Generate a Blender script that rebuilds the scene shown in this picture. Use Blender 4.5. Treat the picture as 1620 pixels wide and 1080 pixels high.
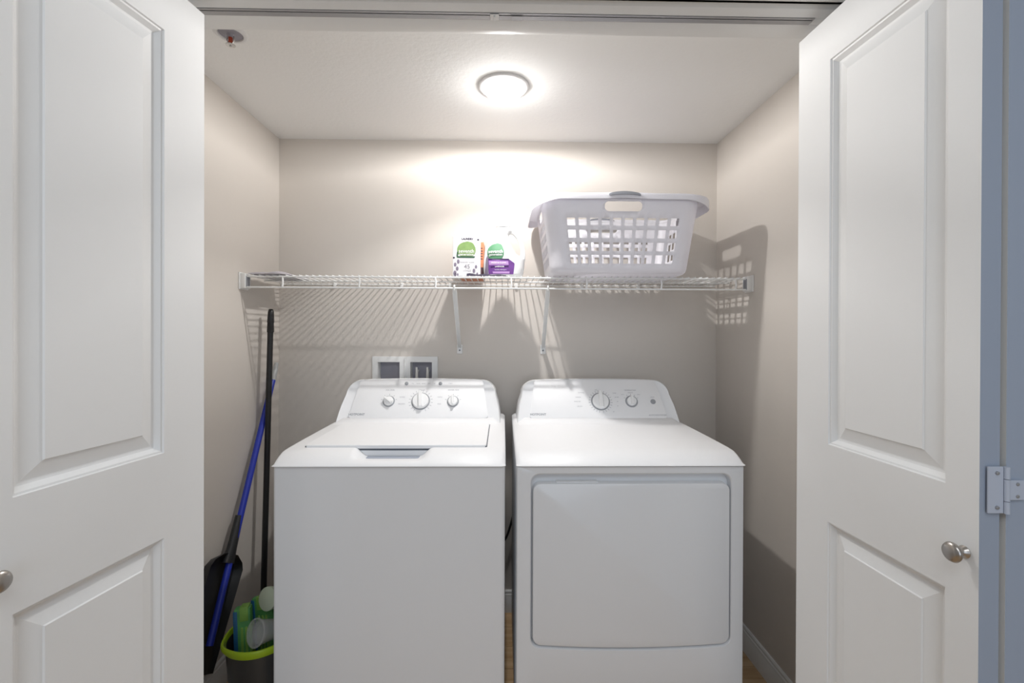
import bpy, bmesh, math, random
from mathutils import Vector, Matrix
random.seed(4)
for _o in list(bpy.data.objects):
    bpy.data.objects.remove(_o)
SC = bpy.context.scene
COL = SC.collection
PI = math.pi
R = math.radians

# ------------------------------------------------------------------ camera, world, lights, exposure
cam_d = bpy.data.cameras.new('camera')
cam = bpy.data.objects.new('camera', cam_d)
COL.objects.link(cam)
cam_d.sensor_width = 36.0
cam_d.lens = 740 * 36 / 1620
cam_d.shift_y = -12.4 / 1620
cam_d.clip_start = 0.02
CAM_M = (Matrix.Translation((0, 0, 1.28)) @ Matrix.Rotation(-0.0195, 4, 'Z')
         @ Matrix.Rotation(PI / 2 - 0.0035, 4, 'X') @ Matrix.Rotation(0.0035, 4, 'Z'))
cam.matrix_world = CAM_M
SC.camera = cam

world = bpy.data.worlds.new('world')
SC.world = world
world.use_nodes = True
world.node_tree.nodes['Background'].inputs[0].default_value = (0.75, 0.85, 1.0, 1)
world.node_tree.nodes['Background'].inputs[1].default_value = 0.1
SC.view_settings.view_transform = 'Standard'
SC.view_settings.look = 'None'
SC.view_settings.gamma = 1.0
SC.view_settings.use_curve_mapping = False
SC.view_settings.exposure = 1.76
LAMP_STRENGTH = 8.0
LAMP_POWER = 9.6


def area_light(name, loc, rot, sx, sy, power, color):
    d = bpy.data.lights.new(name, 'AREA')
    d.shape = 'RECTANGLE'
    d.size, d.size_y = sx, sy
    d.energy = power
    d.color = color
    o = bpy.data.objects.new(name, d)
    o.location = loc
    o.rotation_euler = rot
    COL.objects.link(o)
    return o


area_light('hall_ceiling_fill', (0.0, -0.7, 2.40), (0, 0, 0), 1.4, 1.4, 5.2, (0.87, 0.94, 1.0))  # added fill, standing for unseen room light behind the camera
area_light('hall_window_light', (0.2, -2.55, 1.45), (R(90), 0, 0), 2.6, 1.6, 6.3, (0.70, 0.83, 1.0))


# ------------------------------------------------------------------ materials
def mat(name, col, rough=0.5, metal=0.0, bump=0.0, bscale=200.0, var=0.0, vscale=6.0, spec=0.5,
        emit=None, estr=0.0, alpha=1.0, trans=0.0, bdist=0.002, coat=0.0):
    m = bpy.data.materials.new(name)
    m.use_nodes = True
    nt = m.node_tree
    b = nt.nodes['Principled BSDF']
    b.inputs['Base Color'].default_value = (*col, 1)
    b.inputs['Roughness'].default_value = rough
    b.inputs['Metallic'].default_value = metal
    b.inputs['Specular IOR Level'].default_value = spec
    b.inputs['Alpha'].default_value = alpha
    b.inputs['Transmission Weight'].default_value = trans
    b.inputs['Coat Weight'].default_value = coat
    if emit:
        b.inputs['Emission Color'].default_value = (*emit, 1)
        b.inputs['Emission Strength'].default_value = estr
    tc = nt.nodes.new('ShaderNodeTexCoord')
    if bump > 0:
        n = nt.nodes.new('ShaderNodeTexNoise')
        n.inputs['Scale'].default_value = bscale
        n.inputs['Detail'].default_value = 3
        bp = nt.nodes.new('ShaderNodeBump')
        bp.inputs['Strength'].default_value = bump
        bp.inputs['Distance'].default_value = bdist
        nt.links.new(tc.outputs['Object'], n.inputs['Vector'])
        nt.links.new(n.outputs['Fac'], bp.inputs['Height'])
        nt.links.new(bp.outputs['Normal'], b.inputs['Normal'])
    if var > 0:
        n = nt.nodes.new('ShaderNodeTexNoise')
        n.inputs['Scale'].default_value = vscale
        n.inputs['Detail'].default_value = 4
        mx = nt.nodes.new('ShaderNodeMix')
        mx.data_type = 'RGBA'
        mx.inputs[6].default_value = (*[c * (1 - var) for c in col], 1)
        mx.inputs[7].default_value = (*[min(1, c * (1 + var)) for c in col], 1)
        nt.links.new(tc.outputs['Object'], n.inputs['Vector'])
        nt.links.new(n.outputs['Fac'], mx.inputs[0])
        nt.links.new(mx.outputs[2], b.inputs['Base Color'])
    return m


def wood_mat(name, c1, c2, sc=(1.0, 14.0, 14.0)):
    m = bpy.data.materials.new(name)
    m.use_nodes = True
    nt = m.node_tree
    b = nt.nodes['Principled BSDF']
    b.inputs['Roughness'].default_value = 0.42
    tc = nt.nodes.new('ShaderNodeTexCoord')
    mp = nt.nodes.new('ShaderNodeMapping')
    mp.inputs['Scale'].default_value = sc
    oi = nt.nodes.new('ShaderNodeObjectInfo')
    ad = nt.nodes.new('ShaderNodeVectorMath')
    ad.operation = 'ADD'
    sc2 = nt.nodes.new('ShaderNodeVectorMath')
    sc2.operation = 'SCALE'
    sc2.inputs['Scale'].default_value = 1.0
    n = nt.nodes.new('ShaderNodeTexNoise')
    n.inputs['Scale'].default_value = 3.0
    n.inputs['Detail'].default_value = 6
    n.inputs['Distortion'].default_value = 0.8
    cr = nt.nodes.new('ShaderNodeValToRGB')
    cr.color_ramp.elements[0].color = (*c1, 1)
    cr.color_ramp.elements[0].position = 0.3
    cr.color_ramp.elements[1].color = (*c2, 1)
    cr.color_ramp.elements[1].position = 0.7
    nt.links.new(tc.outputs['Object'], ad.inputs[0])
    nt.links.new(oi.outputs['Location'], sc2.inputs[0])
    nt.links.new(sc2.outputs[0], ad.inputs[1])
    nt.links.new(ad.outputs[0], mp.inputs['Vector'])
    nt.links.new(mp.outputs[0], n.inputs['Vector'])
    nt.links.new(n.outputs['Fac'], cr.inputs[0])
    nt.links.new(cr.outputs[0], b.inputs['Base Color'])
    return m


M = {}
M['wall'] = mat('wall_paint', (0.68, 0.632, 0.582), 0.75, bump=0.06, bscale=350)
M['ceil'] = mat('ceiling_paint', (0.88, 0.88, 0.87), 0.9, bump=0.2, bscale=75, bdist=0.004)
M['hall'] = mat('hall_paint', (0.66, 0.66, 0.66), 0.8)
M['trim'] = mat('trim_paint', (0.80, 0.80, 0.79), 0.4)
M['door'] = mat('door_paint', (0.87, 0.87, 0.865), 0.5, bump=0.03, bscale=260)
M['edge'] = mat('hinge_blue_grey', (0.52, 0.56, 0.65), 0.5)  # pale blue-grey, used on the hinge parts
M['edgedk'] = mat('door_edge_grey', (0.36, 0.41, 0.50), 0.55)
M['white'] = mat('appliance_enamel', (0.82, 0.825, 0.84), 0.22, coat=0.2)
M['whitepl'] = mat('appliance_plastic', (0.84, 0.84, 0.85), 0.45)
M['knobw'] = mat('knob_white', (0.88, 0.88, 0.88), 0.3)
M['ringg'] = mat('dial_ring_grey', (0.33, 0.34, 0.36), 0.4)
M['print'] = mat('print_grey', (0.36, 0.37, 0.40), 0.6)
M['seam'] = mat('gap_shade_dark', (0.10, 0.11, 0.13), 0.8)  # dark tone painted for the shade in the appliance gaps
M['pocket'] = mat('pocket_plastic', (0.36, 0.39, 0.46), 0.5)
M['wire'] = mat('shelf_white_vinyl', (0.86, 0.86, 0.85), 0.35)
M['basket'] = mat('basket_plastic', (0.93, 0.92, 0.96), 0.35)
_nt = M['basket'].node_tree
_tr = _nt.nodes.new('ShaderNodeBsdfTranslucent')
_tr.inputs[0].default_value = (0.93, 0.92, 0.96, 1)
_mx = _nt.nodes.new('ShaderNodeMixShader')
_mx.inputs[0].default_value = 0.3
_nt.links.new(_nt.nodes['Principled BSDF'].outputs[0], _mx.inputs[1])
_nt.links.new(_tr.outputs[0], _mx.inputs[2])
_nt.links.new(_mx.outputs[0], _nt.nodes['Material Output'].inputs[0])
M['grip'] = mat('grip_grey', (0.28, 0.29, 0.32), 0.5)
M['nickel'] = mat('brushed_nickel', (0.46, 0.43, 0.40), 0.28, metal=1.0)
M['steel'] = mat('track_steel', (0.42, 0.42, 0.43), 0.45, metal=0.7)
M['dark'] = mat('dark_void', (0.02, 0.02, 0.02), 0.9)
M['lamp'] = mat('lamp_diffuser', (0.9, 0.9, 0.9), 0.5, emit=(1.0, 0.988, 0.97), estr=LAMP_STRENGTH)
M['lampring'] = mat('lamp_ring', (0.72, 0.72, 0.72), 0.45)
M['black'] = mat('black_plastic', (0.012, 0.012, 0.013), 0.35)
M['pan'] = mat('dustpan_black', (0.022, 0.023, 0.025), 0.45, var=0.2)
M['blue'] = mat('blue_handle', (0.025, 0.045, 0.42), 0.3)
M['greycap'] = mat('grey_cap', (0.45, 0.46, 0.46), 0.4)
M['lime'] = mat('lime_plastic', (0.38, 0.55, 0.02), 0.35)
M['smoke'] = mat('smoky_plastic', (0.055, 0.055, 0.055), 0.3, alpha=0.93)
M['green'] = mat('green_card', (0.10, 0.34, 0.10), 0.5, var=0.5, vscale=25)
M['greenlt'] = mat('green_bright', (0.24, 0.46, 0.09), 0.5, var=0.3, vscale=30)
M['bluecard'] = mat('blue_edge', (0.02, 0.13, 0.28), 0.4)
M['clear'] = mat('clear_plastic', (0.55, 0.56, 0.56), 0.15, alpha=0.35)
M['palegreen'] = mat('pale_green_plastic', (0.46, 0.52, 0.40), 0.45)
M['jug'] = mat('jug_plastic', (0.90, 0.90, 0.89), 0.35)
M['leaf'] = mat('label_green', (0.10, 0.27, 0.14), 0.5)
M['leaf2'] = mat('label_leaf_green', (0.23, 0.36, 0.12), 0.5, var=0.25, vscale=60)
M['leafdk'] = mat('label_dark_green', (0.03, 0.10, 0.045), 0.5)
M['purple'] = mat('label_purple', (0.17, 0.055, 0.28), 0.5, var=0.35, vscale=60)
M['lilac'] = mat('label_lilac', (0.52, 0.30, 0.62), 0.5)
M['greylab'] = mat('label_mauve_grey', (0.24, 0.20, 0.27), 0.5)
M['dpurple'] = mat('label_dark_purple', (0.05, 0.01, 0.10), 0.5)
M['card'] = mat('white_card', (0.84, 0.83, 0.84), 0.55)
M['ink'] = mat('dark_ink', (0.05, 0.04, 0.07), 0.6)
M['inkmid'] = mat('mid_ink', (0.30, 0.28, 0.32), 0.6)
M['orange'] = mat('orange_card', (0.62, 0.24, 0.12), 0.5, var=0.15, vscale=40)
M['brown'] = mat('dark_brown_card', (0.10, 0.05, 0.06), 0.6)
M['cloth'] = mat('mauve_cloth', (0.55, 0.52, 0.56), 0.9, bump=0.2, bscale=400)
M['copper'] = mat('red_bulb', (0.35, 0.05, 0.02), 0.2)
M['chrome'] = mat('chrome', (0.55, 0.55, 0.54), 0.25, metal=1.0)
M['boxgrey'] = mat('outlet_box_grey', (0.33, 0.32, 0.36), 0.7)
M['valve'] = mat('valve_white', (0.78, 0.76, 0.72), 0.4)
M['wood'] = wood_mat('oak_plank', (0.42, 0.26, 0.13), (0.62, 0.44, 0.26))
M['cord'] = mat('cord_black', (0.015, 0.015, 0.015), 0.5)

# ------------------------------------------------------------------ object helpers
BASE = {}


def thing(name, label, cat, loc=(0, 0, 0), group=None):
    o = bpy.data.objects.new(name, None)
    o.empty_display_size = 0.05
    COL.objects.link(o)
    o.location = loc
    o['label'] = label
    o['category'] = cat
    o['kind'] = 'thing'
    if group:
        o['group'] = group
    BASE[o] = Vector(loc)
    return o


def finish(o, smooth):
    me = o.data
    if smooth:
        for p in me.polygons:
            p.use_smooth = True
        me.set_sharp_from_angle(angle=R(smooth))


def obj(name, bm, m, parent=None, smooth=35, origin=None, recalc=True):
    """link a bmesh (world coordinates) as ONE object, optionally a part of parent"""
    if recalc:
        bmesh.ops.recalc_face_normals(bm, faces=bm.faces)
    base = Vector((0, 0, 0))
    if parent is not None:
        base = BASE[parent]
    elif origin is not None:
        base = Vector(origin)
    bm.transform(Matrix.Translation(-base))
    me = bpy.data.meshes.new(name)
    bm.to_mesh(me)
    bm.free()
    me.materials.append(m)
    o = bpy.data.objects.new(name, me)
    COL.objects.link(o)
    if parent is not None:
        o.parent = parent
    else:
        o.location = base
    BASE[o] = base
    finish(o, smooth)
    return o


def struct(name, bm, m, parent=None, smooth=30, label=None):
    o = obj(name, bm, m, parent, smooth)
    if parent is None:
        o['kind'] = 'structure'
        if label:
            o['label'] = label
    return o


def B():
    return bmesh.new()


def add_box(bm, x0, x1, y0, y1, z0, z1, bev=0.0, seg=2):
    v = [bm.verts.new((x, y, z)) for x in (x0, x1) for y in (y0, y1) for z in (z0, z1)]
    fs = [(0, 1, 3, 2), (4, 6, 7, 5), (0, 4, 5, 1), (2, 3, 7, 6), (0, 2, 6, 4), (1, 5, 7, 3)]
    F = [bm.faces.new([v[i] for i in f]) for f in fs]
    if bev > 0:
        es = list({e for f in F for e in f.edges})
        bmesh.ops.bevel(bm, geom=es, offset=bev, segments=seg, profile=0.5, affect='EDGES')
    return v


def rings(bm, loops, close_start=True, close_end=True, closed=True):
    """skin a list of equal-length vertex loops"""
    L = [[bm.verts.new(p) for p in lp] for lp in loops]
    n = len(L[0])
    for a, b in zip(L[:-1], L[1:]):
        for i in range(n if closed else n - 1):
            j = (i + 1) % n
            bm.faces.new((a[i], a[j], b[j], b[i]))
    if close_start:
        bm.faces.new(L[0][::-1])
    if close_end:
        bm.faces.new(L[-1])
    return L


def frame_of(d):
    d = Vector(d).normalized()
    up = Vector((0, 0, 1)) if abs(d.z) < 0.9 else Vector((1, 0, 0))
    a = d.cross(up).normalized()
    b = d.cross(a).normalized()
    return d, a, b


def add_tube(bm, pts, r, n=10, caps=True):
    pts = [Vector(p) for p in pts]
    rs = r if isinstance(r, (list, tuple)) else [r] * len(pts)
    loops = []
    pa = None
    for i, p in enumerate(pts):
        d = (pts[min(i + 1, len(pts) - 1)] - pts[max(i - 1, 0)])
        if pa is None:
            d, a, b = frame_of(d)
        else:
            d = d.normalized()
            a = (pa - d * pa.dot(d)).normalized()
            b = d.cross(a).normalized()
        pa = a
        loops.append([p + (a * math.cos(t) + b * math.sin(t)) * rs[i]
                      for t in (2 * PI * k / n for k in range(n))])
    rings(bm, loops, caps, caps)


def add_lathe(bm, c, axis, prof, n=28, cap0=True, cap1=True):
    """prof: (radius, height along axis) list"""
    d, a, b = frame_of(axis)
    c = Vector(c)
    loops = []
    for r, h in prof:
        r = max(r, 1e-5)
        loops.append([c + d * h + (a * math.cos(t) + b * math.sin(t)) * r
                      for t in (2 * PI * k / n for k in range(n))])
    rings(bm, loops, cap0, cap1)


def rr(cx, cy, hw, hh, r, n=5, m=1):
    """rounded rectangle loop, 2D"""
    P = []
    cor = [(hw - r, hh - r, 0), (-(hw - r), hh - r, 90), (-(hw - r), -(hh - r), 180), (hw - r, -(hh - r), 270)]
    for k, (px, py, a0) in enumerate(cor):
        arc = [(cx + px + r * math.cos(R(a0 + 90 * i / n)), cy + py + r * math.sin(R(a0 + 90 * i / n))) for i in range(n + 1)]
        P += arc
        q = cor[(k + 1) % 4]
        e = arc[-1]
        s = (cx + q[0] + r * math.cos(R(q[2])), cy + q[1] + r * math.sin(R(q[2])))
        for j in range(1, m):
            t = j / m
            P.append((e[0] + (s[0] - e[0]) * t, e[1] + (s[1] - e[1]) * t))
    return P


def add_text(bm, txt, size, fn, align='CENTER', depth=0.0, bold=0.0, sx=1.0):
    """flat lettering; fn maps (a, b) in the text plane to a point in the world"""
    cu = bpy.data.curves.new('t', 'FONT')
    cu.body = txt
    cu.size = size
    cu.align_x = align
    cu.align_y = 'CENTER'
    cu.resolution_u = 2
    cu.offset = bold
    to = bpy.data.objects.new('t', cu)
    COL.objects.link(to)
    dg = bpy.context.evaluated_depsgraph_get()
    me = bpy.data.meshes.new_from_object(to.evaluated_get(dg))
    vs = [bm.verts.new(fn(v.co.x * sx, v.co.y)) for v in me.vertices]
    for p in me.polygons:
        try:
            bm.faces.new([vs[i] for i in p.vertices])
        except ValueError:
            pass
    bpy.data.objects.remove(to)
    bpy.data.curves.remove(cu)
    bpy.data.meshes.remove(me)


# ------------------------------------------------------------------ dimensions (metres)
XL, XR = -1.0165, 0.985          # closet side walls
YB = 2.143                       # back wall
ZC = 2.152                       # closet ceiling
YF0, YF1 = 1.105, 1.227          # closet front wall
ZH = 2.066                       # head of the opening
OX = 0.915                       # half width of the opening
HX, HY0, HZ = 2.3, -2.7, 2.44    # hall

# ------------------------------------------------------------------ setting
# floor with planks
bm = B()
add_box(bm, -HX, HX, HY0, -0.35, -0.05, 0.0)
add_box(bm, -HX, -1.25, -0.35, YB + 0.1, -0.05, 0.0)
add_box(bm, 1.25, HX, -0.35, YB + 0.1, -0.05, 0.0)
add_box(bm, -1.25, 1.25, -0.35, YB + 0.1, -0.05, -0.012)
floor = struct('floor', bm, M['wood'], label='light oak plank floor')
PW, PL = 0.125, 1.1
pl_mesh = None
row = 0
y = -0.35
while y < YB + 0.09:
    x = -1.25 + (-(row * 0.43) % PL) - PL
    while x < 1.25:
        a, b = max(x, -1.25), min(x + PL, 1.25)
        if b - a > 0.03:
            bm = B()
            w = min(PW, YB + 0.1 - y)
            add_box(bm, a + 0.0008, b - 0.0008, y + 0.0008, y + w - 0.0008, -0.012, 0.0, 0.0008, 1)
            o = obj('plank', bm, M['wood'], None, 0, origin=(a + random.random() * 0.02, y, 0))
            o.parent = floor
        x += PL
    y += PW
    row += 1

# back wall with a cut-out for the washer outlet box
BXa, BXb, BZa, BZb = -0.578, -0.312, 0.985, 1.152
bm = B()
add_box(bm, XL - 0.1, BXa, YB, YB + 0.1, 0, ZC)
add_box(bm, BXb, XR + 0.1, YB, YB + 0.1, 0, ZC)
add_box(bm, BXa, BXb, YB, YB + 0.1, 0, BZa)
add_box(bm, BXa, BXb, YB, YB + 0.1, BZb, ZC)
struct('wall_back', bm, M['wall'], label='beige painted back wall of the closet')
bm = B()
add_box(bm, XL - 0.1, XL, YF1, YB, 0, ZC)
struct('wall_left', bm, M['wall'], label='beige painted left wall of the closet')
bm = B()
add_box(bm, XR, XR + 0.1, YF1, YB, 0, ZC)
struct('wall_right', bm, M['wall'], label='beige painted right wall of the closet')
bm = B()
add_box(bm, XL - 0.1, XR + 0.1, YF1, YB + 0.1, ZC, ZC + 0.1)
struct('ceiling', bm, M['ceil'], label='white textured closet ceiling')
# front wall around the opening
bm = B()
add_box(bm, -HX, -OX, YF0, YF1, 0, HZ)
add_box(bm, OX, HX, YF0, YF1, 0, HZ)
add_box(bm, -OX, OX, YF0, YF1, ZH + 0.004, HZ)
struct('wall_front', bm, M['trim'], label='white painted wall around the closet opening')
# hall shell behind the camera
bm = B()
add_box(bm, -HX - 0.1, -HX, HY0, YF0, 0, HZ)
struct('wall_hall_left', bm, M['hall'])
bm = B()
add_box(bm, HX, HX + 0.1, HY0, YF0, 0, HZ)
struct('wall_hall_right', bm, M['hall'])
bm = B()
add_box(bm, -HX - 0.1, HX + 0.1, HY0 - 0.1, HY0, 0, HZ)
struct('wall_hall_rear', bm, M['hall'])
bm = B()
add_box(bm, -HX - 0.1, HX + 0.1, HY0 - 0.1, YF0, HZ, HZ + 0.1)
struct('ceiling_hall', bm, M['ceil'])


def prism(bm, prof, p0, p1, out, up=(0, 0, 1)):
    """profile (out, up) extruded from p0 to p1"""
    p0, p1, out, up = Vector(p0), Vector(p1), Vector(out), Vector(up)
    rings(bm, [[p + out * a + up * b for a, b in prof] for p in (p0, p1)])


BBP = [(0, 0), (0.014, 0), (0.014, 0.066), (0.011, 0.072), (0.011, 0.080), (0.008, 0.084), (0.008, 0.092), (0.005, 0.097), (0, 0.098)]
bm = B(); prism(bm, BBP, (XL, YB, 0), (XR, YB, 0), (0, -1, 0)); struct('baseboard_back', bm, M['trim'])
bm = B(); prism(bm, BBP, (XL, YF1, 0), (XL, YB, 0), (1, 0, 0)); struct('baseboard_left', bm, M['trim'])
bm = B(); prism(bm, BBP, (XR, YF1, 0), (XR, YB, 0), (-1, 0, 0)); struct('baseboard_right', bm, M['trim'])
# head jamb: stepped moulding in front of the track
HP = [(1.060, ZH + 0.03), (1.060, ZH - 0.002), (1.075, ZH - 0.006), (1.088, ZH - 0.006), (1.094, ZH + 0.004), (1.112, ZH + 0.004),
      (1.118, ZH - 0.004), (1.128, ZH - 0.006), (1.146, ZH - 0.006), (1.146, ZH + 0.03)]
bm = B()
rings(bm, [[(x, a, b) for a, b in HP] for x in (-OX, OX)])
struct('trim_1', bm, M['trim'], label='stepped white head moulding over the closet opening')
bm = B()
add_box(bm, -OX, OX, 1.172, YF1 + 0.002, ZH - 0.006, ZH + 0.02, 0.002)
struct('trim_2', bm, M['trim'], label='white head jamb board behind the door track')
for k, s in ((3, -1), (4, 1)):
    bm = B()
    add_box(bm, min(s * OX, s * (OX - 0.016)), max(s * OX, s * (OX - 0.016)), YF0, YF1, 0, ZH - 0.006, 0.002)
    struct('trim_%d' % k, bm, M['trim'], label='white side jamb board of the closet opening')
bm = B()
for s in (-1, 1):
    add_box(bm, min(s * 0.772, s * OX), max(s * 0.772, s * OX), 1.146, 1.172, ZH - 0.006, ZH + 0.02, 0.001)
struct('trim_5', bm, M['trim'], label='white filler blocks at the ends of the door track')

# ------------------------------------------------------------------ bifold doors
DZ0, DZ1 = 0.015, 2.030


def leaf(name, pin, pout, nsign, label, openings=((0.25, 0.835), (1.018, 1.924)), stiles=(0.110, 0.056)):
    """one bifold leaf: pin = track-side edge, pout = folding edge, in plan; face normal chosen by nsign"""
    pin, pout = Vector((*pin, 0)), Vector((*pout, 0))
    d = pout - pin
    W = d.length
    d.normalize()
    nrm = Vector((-d.y, d.x, 0)) * nsign
    T = 0.035

    def P(u, z, w):
        q = pin + d * u + nrm * w
        return (q.x, q.y, z)
    us = [0, stiles[0], W - stiles[1], W]
    zs = [DZ0, openings[0][0], openings[0][1], openings[1][0], openings[1][1], DZ1]
    bm = B()
    g = {}
    for i, u in enumerate(us):
        for j, z in enumerate(zs):
            for w in (0, -T):
                g[i, j, w] = bm.verts.new(P(u, z, w))
    for i in range(3):
        for j in range(5):
            if i == 1 and j in (1, 3):
                # sides of the opening
                continue
            bm.faces.new((g[i, j, 0], g[i + 1, j, 0], g[i + 1, j + 1, 0], g[i, j + 1, 0]))
    for i in range(3):
        for j in range(5):
            bm.faces.new((g[i, j, -T], g[i, j + 1, -T], g[i + 1, j + 1, -T], g[i + 1, j, -T]))
        for j in (0, 5):
            bm.faces.new((g[i, j, 0], g[i + 1, j, 0], g[i + 1, j, -T], g[i, j, -T]))
    for j in range(5):
        bm.faces.new((g[0, j, 0], g[0, j + 1, 0], g[0, j + 1, -T], g[0, j, -T]))
    o = struct(name, bm, M['door'], smooth=0, label=label)
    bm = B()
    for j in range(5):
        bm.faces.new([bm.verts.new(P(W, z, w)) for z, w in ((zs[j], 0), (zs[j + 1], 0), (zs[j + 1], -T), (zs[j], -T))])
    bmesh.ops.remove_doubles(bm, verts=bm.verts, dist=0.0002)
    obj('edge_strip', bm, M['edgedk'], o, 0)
    for z0, z1 in openings:
        bm = B()
        prof = [(0, 0), (0.0015, -0.0035), (0.005, -0.0042), (0.0125, -0.0135), (0.016, -0.0145), (0.0185, -0.0145), (0.046, -0.0055), (0.048, -0.0030)]
        loops = []
        for ins, w in prof:
            u0, u1 = us[1] + ins, us[2] - ins
            loops.append([P(u0, z0 + ins, w), P(u1, z0 + ins, w), P(u1, z1 - ins, w), P(u0, z1 - ins, w)])
        rings(bm, loops, False, True)
        obj('raised_panel', bm, M['door'], o, 0)
    return o, P, W


dl, PLt, WL_ = leaf('door_1', (-0.711, 1.127), (-0.7735, 0.690), 1, 'white two-panel folding closet door at the left')
dr, PRt, WR_ = leaf('door_2', (0.764, 1.198), (0.780, 0.749), -1, 'white two-panel folding closet door at the right')
dr2, PR2, _ = leaf('door_3', (0.896, 1.190), (0.858, 0.745), 1, 'white folding closet door leaf behind the hinge')
dl2, PL2, _ = leaf('door_4', (-0.894, 1.120), (-0.852, 0.686), -1, 'white folding closet door leaf at the left jamb')


def door_knob(door, P, W, u, z):
    c = Vector(P(u, z, 0))
    n = (Vector(P(u, z, 1)) - c).normalized()
    bm = B()
    add_lathe(bm, c, n, [(0.0095, 0), (0.0105, 0.002), (0.0085, 0.0045), (0.0060, 0.008), (0.0058, 0.013), (0.010, 0.017),
                         (0.0155, 0.020), (0.0168, 0.0235), (0.0150, 0.027), (0.009, 0.0295), (0.0001, 0.0303)])
    obj('door_knob', bm, M['nickel'], door, 50)


door_knob(dr, PRt, WR_, WR_ - 0.022, 0.913)
door_knob(dl, PLt, WL_, WL_ - 0.022, 0.905)

# hinge across the folding edges of the right pair
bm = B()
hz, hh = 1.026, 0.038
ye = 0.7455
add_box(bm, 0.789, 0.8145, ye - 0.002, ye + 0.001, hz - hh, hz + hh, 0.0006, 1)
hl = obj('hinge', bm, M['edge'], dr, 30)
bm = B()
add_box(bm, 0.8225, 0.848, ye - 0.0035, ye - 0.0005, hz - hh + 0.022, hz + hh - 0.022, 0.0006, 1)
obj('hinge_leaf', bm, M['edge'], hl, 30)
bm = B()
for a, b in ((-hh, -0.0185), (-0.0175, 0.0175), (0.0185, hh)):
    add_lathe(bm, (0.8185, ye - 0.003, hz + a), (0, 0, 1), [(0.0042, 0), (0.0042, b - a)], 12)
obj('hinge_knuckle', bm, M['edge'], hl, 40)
bm = B()
for x, z in ((0.803, hz + 0.028), (0.803, hz - 0.028), (0.836, hz + 0.010), (0.836, hz - 0.010)):
    add_lathe(bm, (x, ye - 0.002, z), (0, -1, 0), [(0.0030, 0), (0.0028, 0.0025), (0.001, 0.003)], 10)
obj('screw', bm, M['steel'], hl, 40)

# ------------------------------------------------------------------ door track
t = thing('door_track', 'grey steel folding door track under the head of the opening', 'track', (0, 1.159, ZH))
bm = B()
tp = [(1.147, ZH + 0.018), (1.147, ZH - 0.007), (1.1535, ZH - 0.007), (1.1535, ZH - 0.005), (1.1495, ZH - 0.005), (1.1495, ZH + 0.016),
      (1.1695, ZH + 0.016), (1.1695, ZH - 0.005), (1.1565, ZH - 0.005), (1.1565, ZH - 0.007), (1.1715, ZH - 0.007), (1.1715, ZH + 0.018)]
rings(bm, [[(x, a, b) for a, b in tp] for x in (-0.770, 0.770)])
obj('channel', bm, M['steel'], t, 20)
bm = B()
add_box(bm, -0.77, 0.77, 1.1505, 1.1690, ZH + 0.012, ZH + 0.0155)  # black strip paints the shade inside the track slot
obj('slot_shade', bm, M['dark'], t, 0)
bm = B()
add_box(bm, -0.034, -0.012, 1.1485, 1.1705, ZH - 0.0095, ZH - 0.0075, 0.0005, 1)
add_box(bm, -0.026, -0.021, 1.152, 1.168, ZH - 0.013, ZH - 0.009, 0.0005, 1)
obj('splice_clip', bm, M['trim'], t, 20)
bm = B()
add_box(bm, 0.018, 0.046, 1.154, 1.1705, ZH - 0.0095, ZH - 0.0075, 0.0005, 1)
obj('bumper', bm, M['steel'], t, 20)

# ------------------------------------------------------------------ ceiling lamp
LX, LY = 0.0, 1.664
t = thing('ceiling_lamp', 'round white flush ceiling lamp, lit, in the closet ceiling', 'lamp', (LX, LY, ZC))
bm = B()
add_lathe(bm, (LX, LY, ZC), (0, 0, -1), [(0.0905, 0), (0.0905, 0.004), (0.088, 0.0065), (0.076, 0.0085), (0.0715, 0.0085), (0.0700, 0.006)], 56, True, False)
obj('trim_ring', bm, M['lampring'], t, 40)
bm = B()
add_lathe(bm, (LX, LY, ZC), (0, 0, -1), [(0.0698, 0.006), (0.069, 0.014), (0.064, 0.024), (0.052, 0.031), (0.030, 0.0345), (0.0001, 0.036)], 48, True, False)
obj('diffuser', bm, M['lamp'], t, 60)

# added point light; its angular ramp is shaped to even out wall brightness
ld = bpy.data.lights.new('added_lamp_light', 'POINT')
ld.shadow_soft_size = 0.013
ld.energy = LAMP_POWER
ld.color = (1.0, 0.985, 0.965)
ld.use_nodes = True
lnt = ld.node_tree
lem = lnt.nodes['Emission']
ltc = lnt.nodes.new('ShaderNodeTexCoord')
lsx = lnt.nodes.new('ShaderNodeSeparateXYZ')
lmr = lnt.nodes.new('ShaderNodeMapRange')
lmr.inputs[1].default_value = -1.0
lmr.inputs[2].default_value = 1.0
lcr = lnt.nodes.new('ShaderNodeValToRGB')
el = lcr.color_ramp.elements


def ramp_pos(theta):
    return (1 - math.cos(R(theta))) / 2          # theta measured from straight down


stops = [(0, 0.36), (28, 0.34), (41, 0.165), (54, 0.25), (62, 0.115), (73, 0.165), (82, 0.29), (92, 0.02)]
while len(el) < len(stops):
    el.new(0.5)
for e_, (th_, v_) in zip(el, stops):
    e_.position = ramp_pos(th_)
for e_, (th_, v_) in zip(el, stops):
    e_.color = (v_, v_, v_, 1)
lmu = lnt.nodes.new('ShaderNodeMath')
lmu.operation = 'MULTIPLY'
lmu.inputs[1].default_value = 1 / 0.36
lnt.links.new(ltc.outputs['Normal'], lsx.inputs[0])
lnt.links.new(lsx.outputs['Z'], lmr.inputs[0])
lnt.links.new(lmr.outputs[0], lcr.inputs[0])
lnt.links.new(lcr.outputs[0], lmu.inputs[0])
lnt.links.new(lmu.outputs[0], lem.inputs['Strength'])
lo_ = bpy.data.objects.new('added_lamp_light', ld)
lo_.location = (LX, LY, ZC - 0.046)
COL.objects.link(lo_)

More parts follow.
